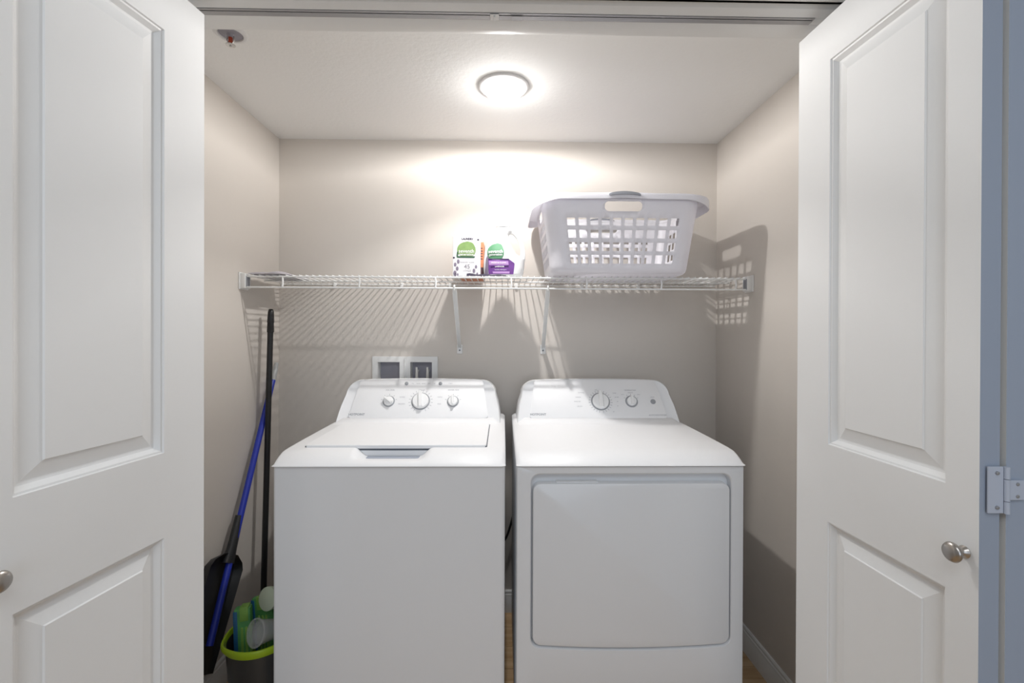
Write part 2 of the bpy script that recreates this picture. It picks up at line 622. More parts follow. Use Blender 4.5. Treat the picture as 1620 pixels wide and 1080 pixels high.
# ------------------------------------------------------------------ sprinkler head
SXp, SYp = -0.80, 1.388
t = thing('fire_sprinkler', 'small recessed fire sprinkler head in the ceiling corner', 'sprinkler', (SXp, SYp, ZC))
bm = B()
add_lathe(bm, (SXp, SYp, ZC), (0, 0, -1), [(0.046, 0), (0.046, 0.002), (0.041, 0.006), (0.034, 0.006), (0.032, 0.001)], 32)
obj('escutcheon', bm, M['lampring'], t, 40)
bm = B()
add_lathe(bm, (SXp, SYp, ZC), (0, 0, -1), [(0.032, 0.002), (0.031, 0.0035), (0.010, 0.005), (0.009, 0.012), (0.005, 0.014)], 24)
obj('body', bm, M['boxgrey'], t, 40)
bm = B()
add_tube(bm, [(SXp, SYp, ZC - 0.010), (SXp, SYp, ZC - 0.032)], 0.0058, 12)
obj('bulb', bm, M['copper'], t, 60)
bm = B()
for s in (-1, 1):
    add_tube(bm, [(SXp + s * 0.009, SYp, ZC - 0.010), (SXp + s * 0.011, SYp, ZC - 0.020), (SXp + s * 0.004, SYp, ZC - 0.034)], 0.0018, 8)
obj('yoke', bm, M['chrome'], t, 60)
bm = B()
add_lathe(bm, (SXp, SYp, ZC - 0.034), (0, 0, -1), [(0.004, 0), (0.013, 0.001), (0.013, 0.003), (0.003, 0.004), (0.0028, 0.007)], 20)
obj('deflector', bm, M['chrome'], t, 40)

# ------------------------------------------------------------------ appliances
YFR = 1.387           # cabinet front
YBK = 2.075
ZS = 0.884            # seam under the top
ZT = 0.918            # top surface


def console_pts(hx, n=10):
    """outline of the console seen from the front: rounded trapezoid, from right foot over the top to left foot"""
    pts = [(hx, 0.0), (hx - 0.003, 0.028), (hx - 0.009, 0.066), (hx - 0.020, 0.105)]
    cx, cz, r = hx - 0.078, 0.107, 0.055
    for i in range(1, n + 1):
        a = R(5 + 80 * i / n)
        pts.append((cx + r * 1.05 * math.cos(a), cz + r * 0.97 * math.sin(a)))
    xt = pts[-1][0]
    for k in range(1, 6):
        x = xt * (1 - k / 6 * 1.0)
        pts.append((x, 0.1615 + 0.004 * (1 - (x / xt) ** 2)))
    half = pts
    return half + [(0, 0.1655)] + [(-x, z) for x, z in half[::-1]]


def top_panel(bm, cx, hw, notch=None):
    """rounded slab whose front lip curves down to the seam; optional scooped hand hold"""
    prof = [(YBK, ZS), (YBK, ZT + 0.002), (1.84, ZT + 0.002), (1.60, ZT + 0.001), (1.478, ZT - 0.0005), (1.474, ZT - 0.001), (1.456, ZT - 0.0015), (1.438, ZT - 0.0035),
            (1.421, ZT - 0.009), (1.405, ZT - 0.0155), (1.391, ZT - 0.0235), (1.381, ZT - 0.0295), (1.377, ZS)]
    xs = [-hw, -hw + 0.002, -hw + 0.006, -hw + 0.014]
    if notch:
        nx, nw = notch
        xs += [-0.2]
        k = 48
        xs += [nx - nw + 2 * nw * i / k for i in range(k + 1)]
        xs += [0.2]
    xs += [hw - 0.014, hw - 0.006, hw - 0.002, hw]
    loops = []
    for x in xs:
        e = max(0.0, 0.014 - (hw - abs(x))) / 0.014
        drop = 0.010 * e ** 2
        inset = 0.006 * e ** 2
        w = 0
        if notch:
            q = abs(x - nx) / nw
            w = 0 if q >= 1 else (1 if q < 0.62 else 0.5 + 0.5 * math.cos(PI * (q - 0.62) / 0.38))
        lp = []
        for i, (yy, zz) in enumerate(prof):
            y2, z2 = yy, zz
            if z2 > ZS + 0.001:
                z2 = max(ZS + 0.0005, z2 - drop)
            if yy < 1.46:
                y2 = yy + inset
            if w > 0:
                if i in (5, 6, 7):
                    z2 = z2 + (0.8895 - z2) * w
                elif i == 8:
                    z2 = z2 + (0.8895 - z2) * w
                elif i == 9:
                    z2 = z2 + (0.8955 - z2) * w
                elif i == 10:
                    z2 = z2 + (0.8945 - z2) * w
            lp.append((cx + x, y2, z2))
        loops.append(lp)
    rings(bm, loops)


def console(bm, cx, hx):
    out = console_pts(hx)

    def face_y(z, k=0.0):
        return 1.852 + k + z * 0.62
    L = []
    # foot flare, face edge, rounded arris, back
    L.append([(cx + x * 0.975, face_y(max(z - 0.006, 0)) + 0.0045, ZT + 0.002 + max(z - 0.006, 0)) for x, z in out])
    L.append([(cx + x * 0.99, face_y(max(z - 0.002, 0)) + 0.001, ZT + 0.002 + max(z - 0.002, 0)) for x, z in out])
    L.append([(cx + x, face_y(z) + 0.008, ZT + 0.002 + z) for x, z in out])
    L.append([(cx + x, max(face_y(z) + 0.03, 1.985), ZT + 0.002 + z * 0.985) for x, z in out])
    L.append([(cx + x, YBK - 0.002, ZT + 0.002 + z * 0.90) for x, z in out])
    rings(bm, L)


def face_fn(cx):
    """maps (a, b): metres right of the centre, metres up the slanted console face"""
    d = Vector((0, 0.62, 1)).normalized()
    n = Vector((0, -1, 0.62)).normalized()
    o = Vector((cx, 1.852, ZT + 0.002))

    def f(a, b, h=0.0):
        return o + Vector((a, 0, 0)) + d * b + n * h
    return f, n, d


def control_panel(t, cx, hx):
    f, n, d = face_fn(cx)
    bm = B()
    lo = rr(0, 0.102, hx - 0.052, 0.084, 0.014, 5)
    lp = []
    for a, b in lo:
        a *= 1.0 + 0.085 * (0.094 - b) / 0.076 * 0.5 - 0.03
        lp.append((a, b))
    rings(bm, [[f(a, b, -0.004) for a, b in lp], [f(a, b, 0.0048) for a, b in lp], [f(a * 0.998, 0.102 + (b - 0.102) * 0.99, 0.0052) for a, b in lp]], False, True)
    obj('control_panel', bm, M['whitepl'], t, 25)
    # sloping fillet where the top runs up into the console
    bm = B()
    pr = [(1.815, ZT + 0.0018), (1.832, ZT + 0.004), (1.846, ZT + 0.010), (1.858, ZT + 0.020), (1.875, ZT + 0.020), (1.875, ZT)]
    rings(bm, [[(x, a, b if abs(x - cx) < hx - 0.02 or b < ZT + 0.003 else ZT + 0.003) for a, b in pr] for x in (cx - hx + 0.004, cx - hx + 0.03, cx + hx - 0.03, cx + hx - 0.004)])
    obj('fillet', bm, M['whitepl'], t, 60)


def dial(t, cx, a, b, r, ring, ang=0.0, name='dial'):
    f, n, d = face_fn(cx)
    c = f(a, b, 0.0052)
    bm = B()
    add_lathe(bm, c, n, [(ring, 0), (ring, 0.0015), (ring - 0.003, 0.002)], 36)
    p = obj('dial_ring', bm, M['ringg'], t, 40)
    bm = B()
    add_lathe(bm, c, n, [(r, 0.001), (r * 0.97, 0.009), (r * 0.90, 0.0115), (r * 0.55, 0.0125), (0.0001, 0.0128)], 36)
    # raised pointer bar across the knob
    x = Vector((1, 0, 0))
    ca, sa = math.cos(ang), math.sin(ang)
    along = d * ca + x * sa
    side = x * ca - d * sa
    lps = []
    for w, h in ((0.26, 0.010), (0.24, 0.020), (0.17, 0.0225)):
        lps.append([c + n * h + along * (r * q) + side * (r * w * s) for q, s in ((-0.86, -1), (0.80, -1), (1.16, -0.45), (1.16, 0.45), (0.80, 1), (-0.86, 1))])
    rings(bm, lps)
    obj('dial_knob', bm, M['knobw'], p, 40)
    return p


def ticks(bm, f, a, b, r0, r1, n, a0, a1, w=0.0007):
    for i in range(n):
        th = R(a0 + (a1 - a0) * i / max(1, n - 1))
        dx, dz = math.sin(th), math.cos(th)
        px, pz = dz, -dx
        vs = [bm.verts.new(f(a + dx * q + px * w * s, b + dz * q + pz * w * s, 0.0056)) for q, s in ((r0, -1), (r0, 1), (r1, 1), (r1, -1))]
        bm.faces.new(vs)


def foot(t, x, y):
    bm = B()
    add_lathe(bm, (x, y, 0.0), (0, 0, 1), [(0.022, 0), (0.022, 0.012), (0.009, 0.014), (0.009, 0.027)], 16)
    obj('foot', bm, M['black'], t, 40)


# --- washing machine
WCX, WHW = -0.334, 0.342
t = thing('washing_machine', 'white top-load washing machine with three dials and a lid', 'washer', (WCX, 1.73, 0))
bm = B()
lp = rr(WCX, 1.731, WHW, 0.344, 0.012, 5)
rings(bm, [[(x, y, 0.025) for x, y in lp], [(x, y, ZS - 0.0035) for x, y in lp]])
obj('cabinet', bm, M['white'], t, 30)
bm = B()
add_box(bm, WCX - WHW + 0.012, WCX + WHW - 0.012, YFR + 0.010, YBK - 0.01, ZS - 0.006, ZS + 0.002)  # dark filler paints the shade in the seam under the top
obj('seam_gap_shade', bm, M['seam'], t, 0)
bm = B()
top_panel(bm, WCX, WHW + 0.0015, notch=(-0.006, 0.125))
obj('top_panel', bm, M['whitepl'], t, 50)
bm = B()
console(bm, WCX, 0.326)
obj('console', bm, M['whitepl'], t, 50)
control_panel(t, WCX, 0.326)
LZ = ZT + 0.0015
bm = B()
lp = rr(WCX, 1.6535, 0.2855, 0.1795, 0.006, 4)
rings(bm, [[(x, y, LZ - 0.012) for x, y in lp], [(x, y, LZ + 0.0008) for x, y in lp]])  # dark slab below the lid, painted as its shadow gap
obj('lid_gap_shade', bm, M['seam'], t, 0)
bm = B()
lp = rr(WCX, 1.6535, 0.283, 0.181, 0.008, 4)
l2 = rr(WCX, 1.6535, 0.2815, 0.1795, 0.007, 4)
rings(bm, [[(x, y, LZ - 0.006) for x, y in lp], [(x, y, LZ + 0.0035) for x, y in lp], [(x, y, LZ + 0.005) for x, y in l2]])
lid = obj('lid', bm, M['whitepl'], t, 25)
# hand hold liner under the lid edge
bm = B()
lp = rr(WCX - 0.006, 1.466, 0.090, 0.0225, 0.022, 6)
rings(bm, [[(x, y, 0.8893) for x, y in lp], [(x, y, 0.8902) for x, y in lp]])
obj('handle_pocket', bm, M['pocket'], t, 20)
f, n, d = face_fn(WCX)
dial(t, WCX, -0.125, 0.0895, 0.0195, 0.024, R(-52))
dial(t, WCX, 0.003, 0.0905, 0.0330, 0.0375, R(-6))
dial(t, WCX, 0.133, 0.0895, 0.0195, 0.024, R(-4))
bm = B()
add_text(bm, 'HOTPOINT', 0.0125, lambda a, b: f(-0.245 + a, 0.033 + b, 0.0058), bold=0.0004)
obj('lettering', bm, M['print'], t, 0)['kind'] = 'stuff'
bm = B()
for a, s in ((-0.125, 'SOIL LEVEL'), (0.003, 'CYCLES'), (0.133, 'WATER TEMP')):
    add_text(bm, s, 0.0075, lambda x, y, a=a: f(a + x, 0.139 + y, 0.0058))
for a, nn in ((-0.125, 5), (0.133, 5)):
    ticks(bm, f, a, 0.0895, 0.027, 0.033, nn, -75, 75)
ticks(bm, f, 0.003, 0.0905, 0.041, 0.049, 18, -150, 150)
for k, s in enumerate(('FILL', 'WASH', 'RINSE', 'SPIN', 'LID')):
    add_text(bm, s, 0.0058, lambda x, y, k=k: f(-0.036 + k * 0.022 + x, 0.1685 + y, 0.0058))
for k, (a, s) in enumerate(((-0.036, 'NORMAL'), (-0.036, 'DELICATES'), (0.036, 'WHITES'), (0.036, 'RINSE'))):
    add_text(bm, s, 0.0055, lambda x, y, a=a, k=k: f(0.003 + a * 2.1 + x, 0.108 - 0.03 * (k % 2) + y, 0.0058))
add_text(bm, 'START', 0.0058, lambda x, y: f(0.118 + x, 0.1685 + y, 0.0058))
obj('control_printing', bm, M['print'], t, 0)['kind'] = 'stuff'
for a in (-0.062, 0.077):
    bm = B()
    add_lathe(bm, f(a, 0.1685, 0.005), n, [(0.0075, 0), (0.0075, 0.002), (0.006, 0.003), (0.0001, 0.0032)], 20)
    obj('button', bm, M['ringg'], t, 40)
for sx in (-0.29, 0.29):
    for yy in (1.43, 2.03):
        foot(t, WCX + sx, yy)

# --- dryer
DCX, DHW = 0.384, 0.3415
t = thing('clothes_dryer', 'white clothes dryer with two dials and a flush front door', 'dryer', (DCX, 1.73, 0))
# cabinet with a recessed door well in its front
Z0, Z1 = 0.025, ZS - 0.0035
zc, hh = (Z0 + Z1) / 2, (Z1 - Z0) / 2
dcx = 0.386
N_, M_ = 6, 8


def lpz(cx, hw, z0, z1, r, y, bow=0.0):
    o = []
    for x, z in rr(cx, (z0 + z1) / 2, hw, (z1 - z0) / 2, r, N_, M_):
        if z < (z0 + z1) / 2:
            z -= bow * (1 - ((x - cx) / hw) ** 2)
        o.append((x, y, z))
    return o


bm = B()
rings(bm, [lpz(DCX, DHW, Z0, Z1, 0.004, YBK), lpz(DCX, DHW, Z0, Z1, 0.004, YFR + 0.006), lpz(DCX, DHW - 0.0025, Z0 + 0.001, Z1 - 0.0003, 0.004, YFR + 0.0012),
           lpz(DCX, DHW - 0.006, Z0 + 0.003, Z1 - 0.001, 0.004, YFR),
           lpz(dcx, 0.303, 0.341, 0.8605, 0.028, YFR, 0.012), lpz(dcx, 0.3005, 0.343, 0.857, 0.026, YFR + 0.003, 0.012), lpz(dcx, 0.2995, 0.344, 0.852, 0.026, YFR + 0.026, 0.012)])
obj('cabinet', bm, M['white'], t, 35)
bm = B()
add_box(bm, DCX - DHW + 0.012, DCX + DHW - 0.012, YFR + 0.010, YBK - 0.01, ZS - 0.006, ZS + 0.002)  # dark filler paints the seam's shade here too
obj('seam_gap_shade', bm, M['seam'], t, 0)
bm = B()
rings(bm, [lpz(dcx + 0.0005, 0.2955, 0.349, 0.830, 0.024, YFR + 0.0245, 0.011), lpz(dcx + 0.0005, 0.2955, 0.349, 0.830, 0.024, YFR + 0.003, 0.011),
           lpz(dcx + 0.0005, 0.2940, 0.3505, 0.8287, 0.023, YFR - 0.0005, 0.011), lpz(dcx + 0.0005, 0.2905, 0.354, 0.825, 0.021, YFR - 0.002, 0.011)])
dd = obj('door', bm, M['white'], t, 35)
bm = B()
add_box(bm, dcx - 0.225, dcx - 0.100, YFR + 0.006, YFR + 0.024, 0.8295, 0.8335, 0.001, 1)
obj('door_grip', bm, M['whitepl'], dd, 20)
bm = B()
top_panel(bm, DCX, DHW + 0.0015)
obj('top_panel', bm, M['whitepl'], t, 50)
bm = B()
console(bm, DCX, 0.326)
obj('console', bm, M['whitepl'], t, 50)
control_panel(t, DCX, 0.326)
f2, n, d = face_fn(DCX)
dial(t, DCX, 0.014, 0.0895, 0.0335, 0.0385, 0.0)
dial(t, DCX, 0.141, 0.0895, 0.0195, 0.0255, 0.0)
bm = B()
add_lathe(bm, f2(0.229, 0.0885, 0.005), n, [(0.0105, 0), (0.0105, 0.002), (0.008, 0.004), (0.0045, 0.003), (0.0001, 0.003)], 22)
obj('button', bm, M['ringg'], t, 40)
bm = B()
add_text(bm, 'HOTPOINT', 0.0125, lambda a, b: f2(-0.242 + a, 0.033 + b, 0.0058), bold=0.0004)
obj('lettering', bm, M['print'], t, 0)['kind'] = 'stuff'
bm = B()
ticks(bm, f2, 0.014, 0.0895, 0.041, 0.049, 24, -170, 170)
ticks(bm, f2, 0.141, 0.0895, 0.028, 0.034, 5, -60, 60)
add_text(bm, 'TEMPERATURE', 0.0075, lambda x, y: f2(0.141 + x, 0.139 + y, 0.0058))
add_text(bm, 'MEDIUM', 0.0055, lambda x, y: f2(0.141 + x, 0.128 + y, 0.0058))
add_text(bm, 'LOW', 0.0055, lambda x, y: f2(0.108 + x, 0.120 + y, 0.0058))
add_text(bm, 'HIGH', 0.0055, lambda x, y: f2(0.175 + x, 0.120 + y, 0.0058))
add_text(bm, 'START', 0.006, lambda x, y: f2(0.229 + x, 0.108 + y, 0.0058))
add_text(bm, 'AUTO DRY DRYER', 0.0085, lambda x, y: f2(0.238 + x, 0.030 + y, 0.0058))
for k, (a, b, s) in enumerate(((-0.062, 0.128, 'COTTONS'), (-0.075, 0.108, 'NORMAL'), (-0.080, 0.089, 'MORE DRY'), (-0.072, 0.068, 'LESS DRY'),
                               (0.075, 0.126, 'TIMED'), (0.083, 0.108, '80 MIN'), (0.083, 0.089, '60'), (0.082, 0.070, '40'), (0.062, 0.045, '20'), (0.000, 0.140, 'OFF'))):
    add_text(bm, s, 0.0056, lambda x, y, a=a, b=b: f2(a + x, b + y, 0.0058))
obj('control_printing', bm, M['print'], t, 0)['kind'] = 'stuff'
for sx in (-0.29, 0.29):
    for yy in (1.43, 2.03):
        foot(t, DCX + sx, yy)

# --- power cord in the gap between the machines
bm = B()
pts = []
for i in range(25):
    s = i / 24
    pts.append((0.012 + 0.048 * s, 2.105 - 0.0 * s, 0.345 + 0.16 * s * s + 0.02 * math.sin(3 * s)))
pts = [(-0.10, 2.10, 0.30), (-0.04, 2.105, 0.318)] + pts + [(0.075, 2.10, 0.58), (0.085, 2.10, 0.70)]
add_tube(bm, pts, 0.005, 10)
o = obj('power_cord', bm, M['cord'], None, 60, origin=(0.03, 2.105, 0.35))
o['label'] = 'black power cord hanging behind the gap between the machines'
o['category'] = 'cord'

# ------------------------------------------------------------------ washer outlet box
t = thing('outlet_box', 'white two-bay washer outlet box in the wall behind the washing machine', 'outlet box', (-0.445, YB, 0.965))
bm = B()
# face frame with two openings
fx0, fx1, fz0, fz1 = -0.593, -0.297, 0.968, 1.167
ops = ((-0.567, -0.468), (-0.420, -0.322))
oz0, oz1 = 0.995, 1.142
gx = [fx0, ops[0][0], ops[0][1], ops[1][0], ops[1][1], fx1]
gz = [fz0, oz0, oz1, fz1]
vf = {}
for i, x in enumerate(gx):
    for j, z in enumerate(gz):
        e = i in (0, 5) or j in (0, 3)
        vf[i, j] = bm.verts.new((x, YB - (0.006 if e else 0.012), z))
for i in range(5):
    for j in range(3):
        if i in (1, 3) and j == 1:
            continue
        bm.faces.new((vf[i, j], vf[i + 1, j], vf[i + 1, j + 1], vf[i, j + 1]))
ed = [vf[i, 0] for i in range(6)] + [vf[5, j] for j in (1, 2, 3)] + [vf[i, 3] for i in (4, 3, 2, 1, 0)] + [vf[0, j] for j in (2, 1)]
bk = [bm.verts.new((v.co.x, YB + 0.0005, v.co.z)) for v in ed]
for k in range(len(ed)):
    j = (k + 1) % len(ed)
    bm.faces.new((ed[k], ed[j], bk[j], bk[k]))
# reveals running back into the wall
for a, b in ops:
    loop = [(a, oz0), (b, oz0), (b, oz1), (a, oz1)]
    r0 = [bm.verts.new((x, YB - 0.012, z)) for x, z in loop]
    r1 = [bm.verts.new((x + (0.004 if x == a else -0.004), YB + 0.03, z)) for x, z in loop]
    for k in range(4):
        j = (k + 1) % 4
        bm.faces.new((r0[k], r0[j], r1[j], r1[k]))
bmesh.ops.remove_doubles(bm, verts=bm.verts, dist=0.0003)
obj('face_frame', bm, M['trim'], t, 20)
bm = B()
add_box(bm, (ops[0][1] + ops[1][0]) / 2 - 0.003, (ops[0][1] + ops[1][0]) / 2 + 0.003, YB - 0.0165, YB - 0.010, fz0 + 0.004, fz1 - 0.004, 0.002, 2)
obj('centre_rib', bm, M['trim'], t, 30)
bm = B()
for a, b in ops:
    add_box(bm, a + 0.0005, b - 0.0005, YB + 0.03, YB + 0.075, oz0, oz1)
obj('back_plate', bm, M['boxgrey'], t, 0)
for x in (-0.393, -0.344):
    bm = B()
    add_tube(bm, [(x, YB + 0.031, 1.100), (x, YB + 0.010, 1.100), (x, YB + 0.004, 1.090), (x, YB + 0.004, 1.02)], 0.0065, 12)
    v = obj('valve', bm, M['valve'], t, 60)
    bm = B()
    add_box(bm, x - 0.0045, x + 0.0045, YB - 0.004, YB + 0.004, 1.060, 1.118, 0.002, 2)
    obj('valve_lever', bm, M['valve'], v, 30)
bm = B()
add_lathe(bm, (-0.517, YB + 0.025, 1.01), (0, 0, 1), [(0.022, -0.01), (0.022, 0.03), (0.018, 0.03), (0.018, 0.0)], 20)
obj('drain_pipe', bm, M['trim'], t, 40)

# ------------------------------------------------------------------ wire shelf
SZ = 1.4975           # deck wire centre
SYF, SYB = 1.832, 2.136
RW = 0.0032
t = thing('wire_shelf', 'long white wire shelf across the back wall on two braces', 'shelf', (0, YB, SZ))


def rail(name, y, z, r=RW, x0=XL + 0.012, x1=XR - 0.012):
    bm = B()
    add_tube(bm, [(x0, y, z), (x1, y, z)], r, 10)
    obj(name, bm, M['wire'], t, 60)


rail('front_rail', SYF, SZ - 0.0056, 0.0034)
rail('lip_rail', SYF - 0.002, SZ - 0.0475, 0.0034)
rail('cross_rail', 1.99, SZ - 0.0052)
rail('back_rail', SYB - 0.002, SZ - 0.0052)
bm = B()
add_tube(bm, [(0, SYB, SZ), (0, SYF - 0.001, SZ), ], 0.0021, 8)
bm.transform(Matrix.Translation(-Vector((0, YB, SZ))))
wm = bpy.data.meshes.new('deck_wire')
bm.transform(Matrix.Translation((0, 0, 0)))
bm.to_mesh(wm); bm.free()
wm.materials.append(M['wire'])
for p in wm.polygons:
    p.use_smooth = True
x = XL + 0.022
while x < XR - 0.015:
    o = bpy.data.objects.new('deck_wire', wm)
    o.parent = t
    o.location = (x, 0, 0)
    COL.objects.link(o)
    x += 0.0254
x = -0.855
for k in range(7):
    bm = B()
    add_tube(bm, [(x, SYF, SZ - 0.0056), (x + 0.002, SYF - 0.003, SZ - 0.026), (x, SYF - 0.002, SZ - 0.0475)], 0.0036, 10)
    obj('lip_tie', bm, M['wire'], t, 60)
    x += 0.2955
for s in (-1, 1):
    xw = XL if s < 0 else XR
    bm = B()
    add_box(bm, min(xw, xw - s * 0.005), max(xw, xw - s * 0.005), SYF - 0.016, SYF + 0.05, SZ - 0.056, SZ + 0.010, 0.002, 2)
    add_box(bm, min(xw - s * 0.003, xw - s * 0.024), max(xw - s * 0.003, xw - s * 0.024), SYF - 0.012, SYF + 0.030, SZ - 0.053, SZ + 0.006, 0.003, 2)
    eb = obj('end_bracket', bm, M['wire'], t, 35)
    bm = B()
    add_box(bm, min(xw - s * 0.0235, xw - s * 0.026), max(xw - s * 0.0235, xw - s * 0.026), SYF - 0.006, SYF + 0.020, SZ - 0.048, SZ - 0.004, 0.0008, 1)
    obj('bracket_slot', bm, M['grip'], eb, 35)
for x in (-0.76, -0.46, -0.24, 0.06, 0.36, 0.62):
    bm = B()
    add_box(bm, x - 0.007, x + 0.007, YB - 0.014, YB, SZ - 0.016, SZ + 0.004, 0.002, 2)
    obj('wall_clip', bm, M['wire'], t, 35)
for x, xb in ((-0.190, -0.197), (0.176, 0.184)):
    bm = B()
    top = Vector((x, SYF + 0.001, SZ - 0.050))
    bot = Vector((xb, YB - 0.004, 1.205))
    dirv = (bot - top).normalized()
    sd = Vector((1, 0, 0))
    nn = dirv.cross(sd).normalized()
    # U-section strut
    sec = [(-0.0085, 0.0055), (-0.0085, -0.004), (0.0085, -0.004), (0.0085, 0.0055), (0.0065, 0.0055), (0.0065, -0.002), (-0.0065, -0.002), (-0.0065, 0.0055)]
    rings(bm, [[p + sd * a * k + nn * b for a, b in sec] for p, k in ((top, 0.8), (top.lerp(bot, 0.05), 1.0), (bot, 0.95))])
    # hook around the lip rail
    add_tube(bm, [top + Vector((0, 0.004, -0.006)), top + Vector((0, -0.008, -0.003)), top + Vector((0, -0.009, 0.008)), top + Vector((0, -0.002, 0.012))], 0.0035, 8)
    br = obj('support_brace', bm, M['wire'], t, 40)
    bm = B()
    add_box(bm, xb - 0.0125, xb + 0.0125, YB - 0.005, YB, 1.180, 1.222, 0.002, 2)
    obj('brace_plate', bm, M['wire'], br, 35)
    bm = B()
    add_lathe(bm, (xb, YB - 0.005, 1.196), (0, -1, 0), [(0.0042, 0), (0.004, 0.0015), (0.0001, 0.002)], 12)
    obj('screw', bm, M['grip'], br, 40)

DECK = SZ + 0.0024

# ------------------------------------------------------------------ thin cloth at the left end of the shelf
bm = B()
nx, ny = 10, 12
lo, hi = {}, {}
for i in range(nx + 1):
    for j in range(ny + 1):
        u, v = i / nx, j / ny
        xx = XL + 0.030 + 0.145 * u + 0.006 * math.sin(v * 9)
        yy = SYF - 0.004 + 0.235 * v + 0.008 * math.sin(u * 7)
        e = min(u, 1 - u, v, 1 - v)
        h = 0.003 + 0.010 * min(1, e * 6) + 0.0015 * math.sin(u * 11 + v * 5)
        lo[i, j] = bm.verts.new((xx, yy, DECK + 0.0018))
        hi[i, j] = bm.verts.new((xx, yy, DECK + 0.0018 + h))
for i in range(nx):
    for j in range(ny):
        bm.faces.new((hi[i, j], hi[i + 1, j], hi[i + 1, j + 1], hi[i, j + 1]))
        bm.faces.new((lo[i, j], lo[i, j + 1], lo[i + 1, j + 1], lo[i + 1, j]))
for i in range(nx):
    for j in (0, ny):
        bm.faces.new((lo[i, j], lo[i + 1, j], hi[i + 1, j], hi[i, j]))
for j in range(ny):
    for i in (0, nx):
        bm.faces.new((lo[i, j], lo[i, j + 1], hi[i, j + 1], hi[i, j]))
o = obj('folded_cloth', bm, M['cloth'], None, 60, origin=(XL + 0.1, 1.95, DECK))
o['label'] = 'thin mauve-grey folded cloth lying on the left end of the wire shelf'
o['category'] = 'cloth'

# ------------------------------------------------------------------ laundry basket
BKX, BKY = 0.445, 1.918
BZ0, BZ1 = DECK + 0.0012, 1.778
t = thing('laundry_basket', 'white plastic laundry basket with square holes and grey grip', 'basket', (BKX, BKY, BZ0))


def hwz(z):
    k = (z - BZ0) / (BZ1 - BZ0)
    return 0.262 + (0.296 - 0.262) * k, 0.163 + (0.199 - 0.163) * k


CR = 0.058
rowsz = [(1.5385, 1.5700), (1.5845, 1.6155), (1.6315, 1.6610), (1.6765, 1.7045)]
HO = (1.7285, 1.7640)
levels = sorted({BZ0, BZ0 + 0.004, BZ0 + 0.011, BZ0 + 0.022, BZ1} | {z for r in rowsz for z in r} | {HO[0], HO[0] + 0.004, HO[0] + 0.011, HO[1] - 0.011, HO[1] - 0.004, HO[1]})
MIDH = (0.279, 0.181)


def col_edges(n, pitch, w):
    return [((i - (n - 1) / 2) * pitch - w / 2, (i - (n - 1) / 2) * pitch + w / 2) for i in range(n)]


sides = []   # (axis, sign, breakpoints, hole spans, handle half width)
for ax, sg, n, hh_ in ((0, -1, 10, 0.066), (1, 1, 6, 0.056), (0, 1, 10, 0.066), (1, -1, 6, 0.056)):
    sp = col_edges(n, 0.0418, 0.0292)
    hb = [-hh_, -hh_ + 0.004, -hh_ + 0.011, hh_ - 0.011, hh_ - 0.004, hh_]
    st = MIDH[ax] - CR
    br = sorted({round(v, 5) for v in [-st, st] + [q for s in sp for q in s if abs(q) < st] + hb})
    sides.append((ax, sg, br, [s for s in sp if abs(s[0]) < st and abs(s[1]) < st], hh_))
per = []
for k, (ax, sg, br, sp, hh_) in enumerate(sides):
    for q in br:
        per.append(('s', k, q))
    for i in range(1, 6):
        per.append(('c', k, i / 6))


def per_pt(p, z, inset=0.0):
    hx, hy = hwz(z)
    hx -= inset
    hy -= inset
    kind, k, q = p
    # order: front (-y) left->right, right (+x) front->back, back right->left, left back->front
    if kind == 's':
        if k == 0:
            return (BKX + q * (hx - CR) / (MIDH[0] - CR), BKY - hy, z)
        if k == 1:
            return (BKX + hx, BKY + q * (hy - CR) / (MIDH[1] - CR), z)
        if k == 2:
            return (BKX - q * (hx - CR) / (MIDH[0] - CR), BKY + hy, z)
        return (BKX - hx, BKY - q * (hy - CR) / (MIDH[1] - CR), z)
    a0 = (-90, 0, 90, 180)[k]
    cx, cy = ((hx - CR, -(hy - CR)), (hx - CR, hy - CR), (-(hx - CR), hy - CR), (-(hx - CR), -(hy - CR)))[k]
    a = R(a0 + 90 * q)
    return (BKX + cx + CR * math.cos(a), BKY + cy + CR * math.sin(a), z)


bm = B()
V = []
for z in levels:
    dz = z - BZ0
    ins = 0.020 if dz < 0.001 else 0.0075 if dz < 0.005 else 0.002 if dz < 0.012 else 0
    V.append([bm.verts.new(per_pt(p, z, ins)) for p in per])
NP = len(per)
for li in range(len(levels) - 1):
    zm = (levels[li] + levels[li + 1]) / 2
    for i in range(NP):
        j = (i + 1) % NP
        quad = [V[li][i], V[li][j], V[li + 1][j], V[li + 1][i]]
        p, q = per[i], per[j]
        if p[0] == 's' and q[0] == 's' and p[1] == q[1]:
            am = (p[2] + q[2]) / 2
            sp, hh_ = sides[p[1]][3], sides[p[1]][4]
            if any(a < zm < b for a, b in rowsz) and any(a < am < b for a, b in sp):
                continue
            if HO[0] < zm < HO[1] and abs(am) < hh_:
                # rounded corners of the hand hold: 3 cells per corner survive as triangles / quads
                ex = hh_ - abs(am)
                ez = min(zm - HO[0], HO[1] - zm)
                if ex < 0.004 and ez < 0.004:
                    bm.faces.new(quad)
                    continue
                if (ex < 0.004 and ez < 0.011) or (ex < 0.011 and ez < 0.004):
                    low = zm < (HO[0] + HO[1]) / 2
                    left = am < 0
                    # drop the vertex nearest the centre of the hand hold
                    drop = (2 if low else 1) if left else (3 if low else 0)
                    bm.faces.new([v for kk, v in enumerate(quad) if kk != drop])
                continue
        bm.faces.new(quad)
bm.faces.new(V[0][::-1])
o = obj('tub', bm, M['basket'], t, 50)
md = o.modifiers.new('thick', 'SOLIDIFY')
md.thickness = 0.0028
md.offset = -1

